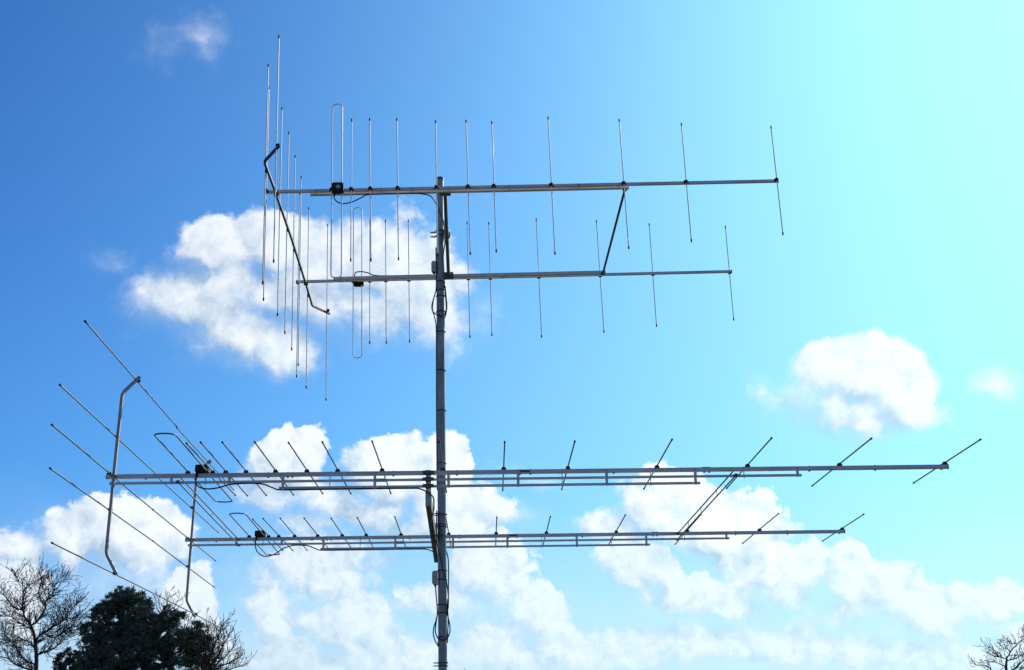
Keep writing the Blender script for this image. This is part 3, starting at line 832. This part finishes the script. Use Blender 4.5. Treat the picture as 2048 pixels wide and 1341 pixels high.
def needle_tuft(v, f, c, axis, size, rng, n, width):
    a = axis.normalized()
    s = a.orthogonal().normalized()
    t = a.cross(s)
    for i in range(n):
        ph = rng.uniform(0, 2 * math.pi)
        th = rng.uniform(0.15, 1.25)
        d = a * math.cos(th) + (s * math.cos(ph) + t * math.sin(ph)) * math.sin(th)
        w = d.cross(Vector((rng.uniform(-1, 1), rng.uniform(-1, 1), rng.uniform(-1, 1)))).normalized() * width * rng.uniform(0.7, 1.2)
        L = size * rng.uniform(0.7, 1.15)
        b = len(v)
        p = c + d * 0.01
        v.extend((tuple(p - w * 0.4), tuple(p + w * 0.4), tuple(p + d * L * 0.75 + w), tuple(p + d * L), tuple(p + d * L * 0.75 - w)))
        f.append((b, b + 1, b + 2, b + 3, b + 4))


def evergreen(key, name, label, seed, mat, size, heads, head_r, density, width, low):
    (bx, by), lobes = TREES[key]
    rng = random.Random(seed)
    root = empty(name, (bx, by, 0))
    prop(root, label, 'tree')
    top = max(z for x, z, r in lobes)
    xt = [x for x, z, r in lobes if z == top][0]
    path = smooth_path([Vector((0, 0, -0.05)), Vector((0.05, 0.05, top * 0.3)), Vector((xt * 0.4, 0.0, top * 0.65)), Vector((xt, 0, top))], 5)
    MB().tube(path, [0.17 * (1 - 0.93 * i / (len(path) - 1)) * (top / 6.8) for i in range(len(path))], 9).build('trunk', BARK, root)
    v, f = [], []
    all_l = [(x, rng.uniform(-0.45, 0.45) * (0.5 + abs(r) * 1.2), z, r) for x, z, r in lobes]
    all_l += [(rng.uniform(-1, 1) * low[0], rng.uniform(-1, 1) * low[0], rng.uniform(*low[1]), rng.uniform(0.4, 0.75) * low[2]) for _ in range(low[3])]
    for x, y, z, r in all_l:
        c = Vector((x, y, z))
        k = min(range(len(path)), key=lambda i: abs(path[i].z - (z - 0.6 * r - abs(x) * 0.4)))
        MB().tube(smooth_path([path[k], path[k].lerp(c, 0.55) - Vector((0, 0, 0.08)), c], 3), [0.05, 0.045, 0.04, 0.03, 0.025, 0.02, 0.012], 5).build('limb', BARK, root)
        hn = max(4, int(heads * r * r))
        for h in range(hn):
            d = Vector((rng.gauss(0, 1), rng.gauss(0, 1), rng.gauss(0.2, 1))).normalized()
            rr = r * (rng.uniform(0.72, 1.0) if h % 4 else rng.uniform(0.1, 0.7)) if h % 6 else r * rng.uniform(1.0, 1.28)
            hc = c + Vector((d.x * rr, d.y * rr, d.z * rr * 0.95))
            hr = head_r * rng.uniform(0.6, 1.25)
            for i in range(int(density * rng.uniform(0.7, 1.2))):
                e = Vector((rng.gauss(0, 1), rng.gauss(0, 1), rng.gauss(0.25, 1))).normalized()
                q = hc + e * hr * rng.uniform(0.35, 0.75)
                needle_tuft(v, f, q, e + d * 0.5 + Vector((0, 0, 0.7)), size * rng.uniform(0.75, 1.2), rng, 11, width)
    w = MB()
    w.v, w.f = v, f
    prop(w.build('foliage', mat, root, False), kind='stuff')
    return root


evergreen('PINE', 'pine_tree', 'big dense dark green pine rising in the lower left corner', 3, NEEDLE, 0.125, 125, 0.14, 13, 0.0105, (1.7, (1.6, 3.9), 1.0, 26))
evergreen('YEW', 'evergreen_shrub', 'low dark evergreen in front of the leafless tree, left of the pine', 4, YEW, 0.09, 170, 0.11, 12, 0.0095, (0.8, (0.8, 3.6), 0.8, 14))
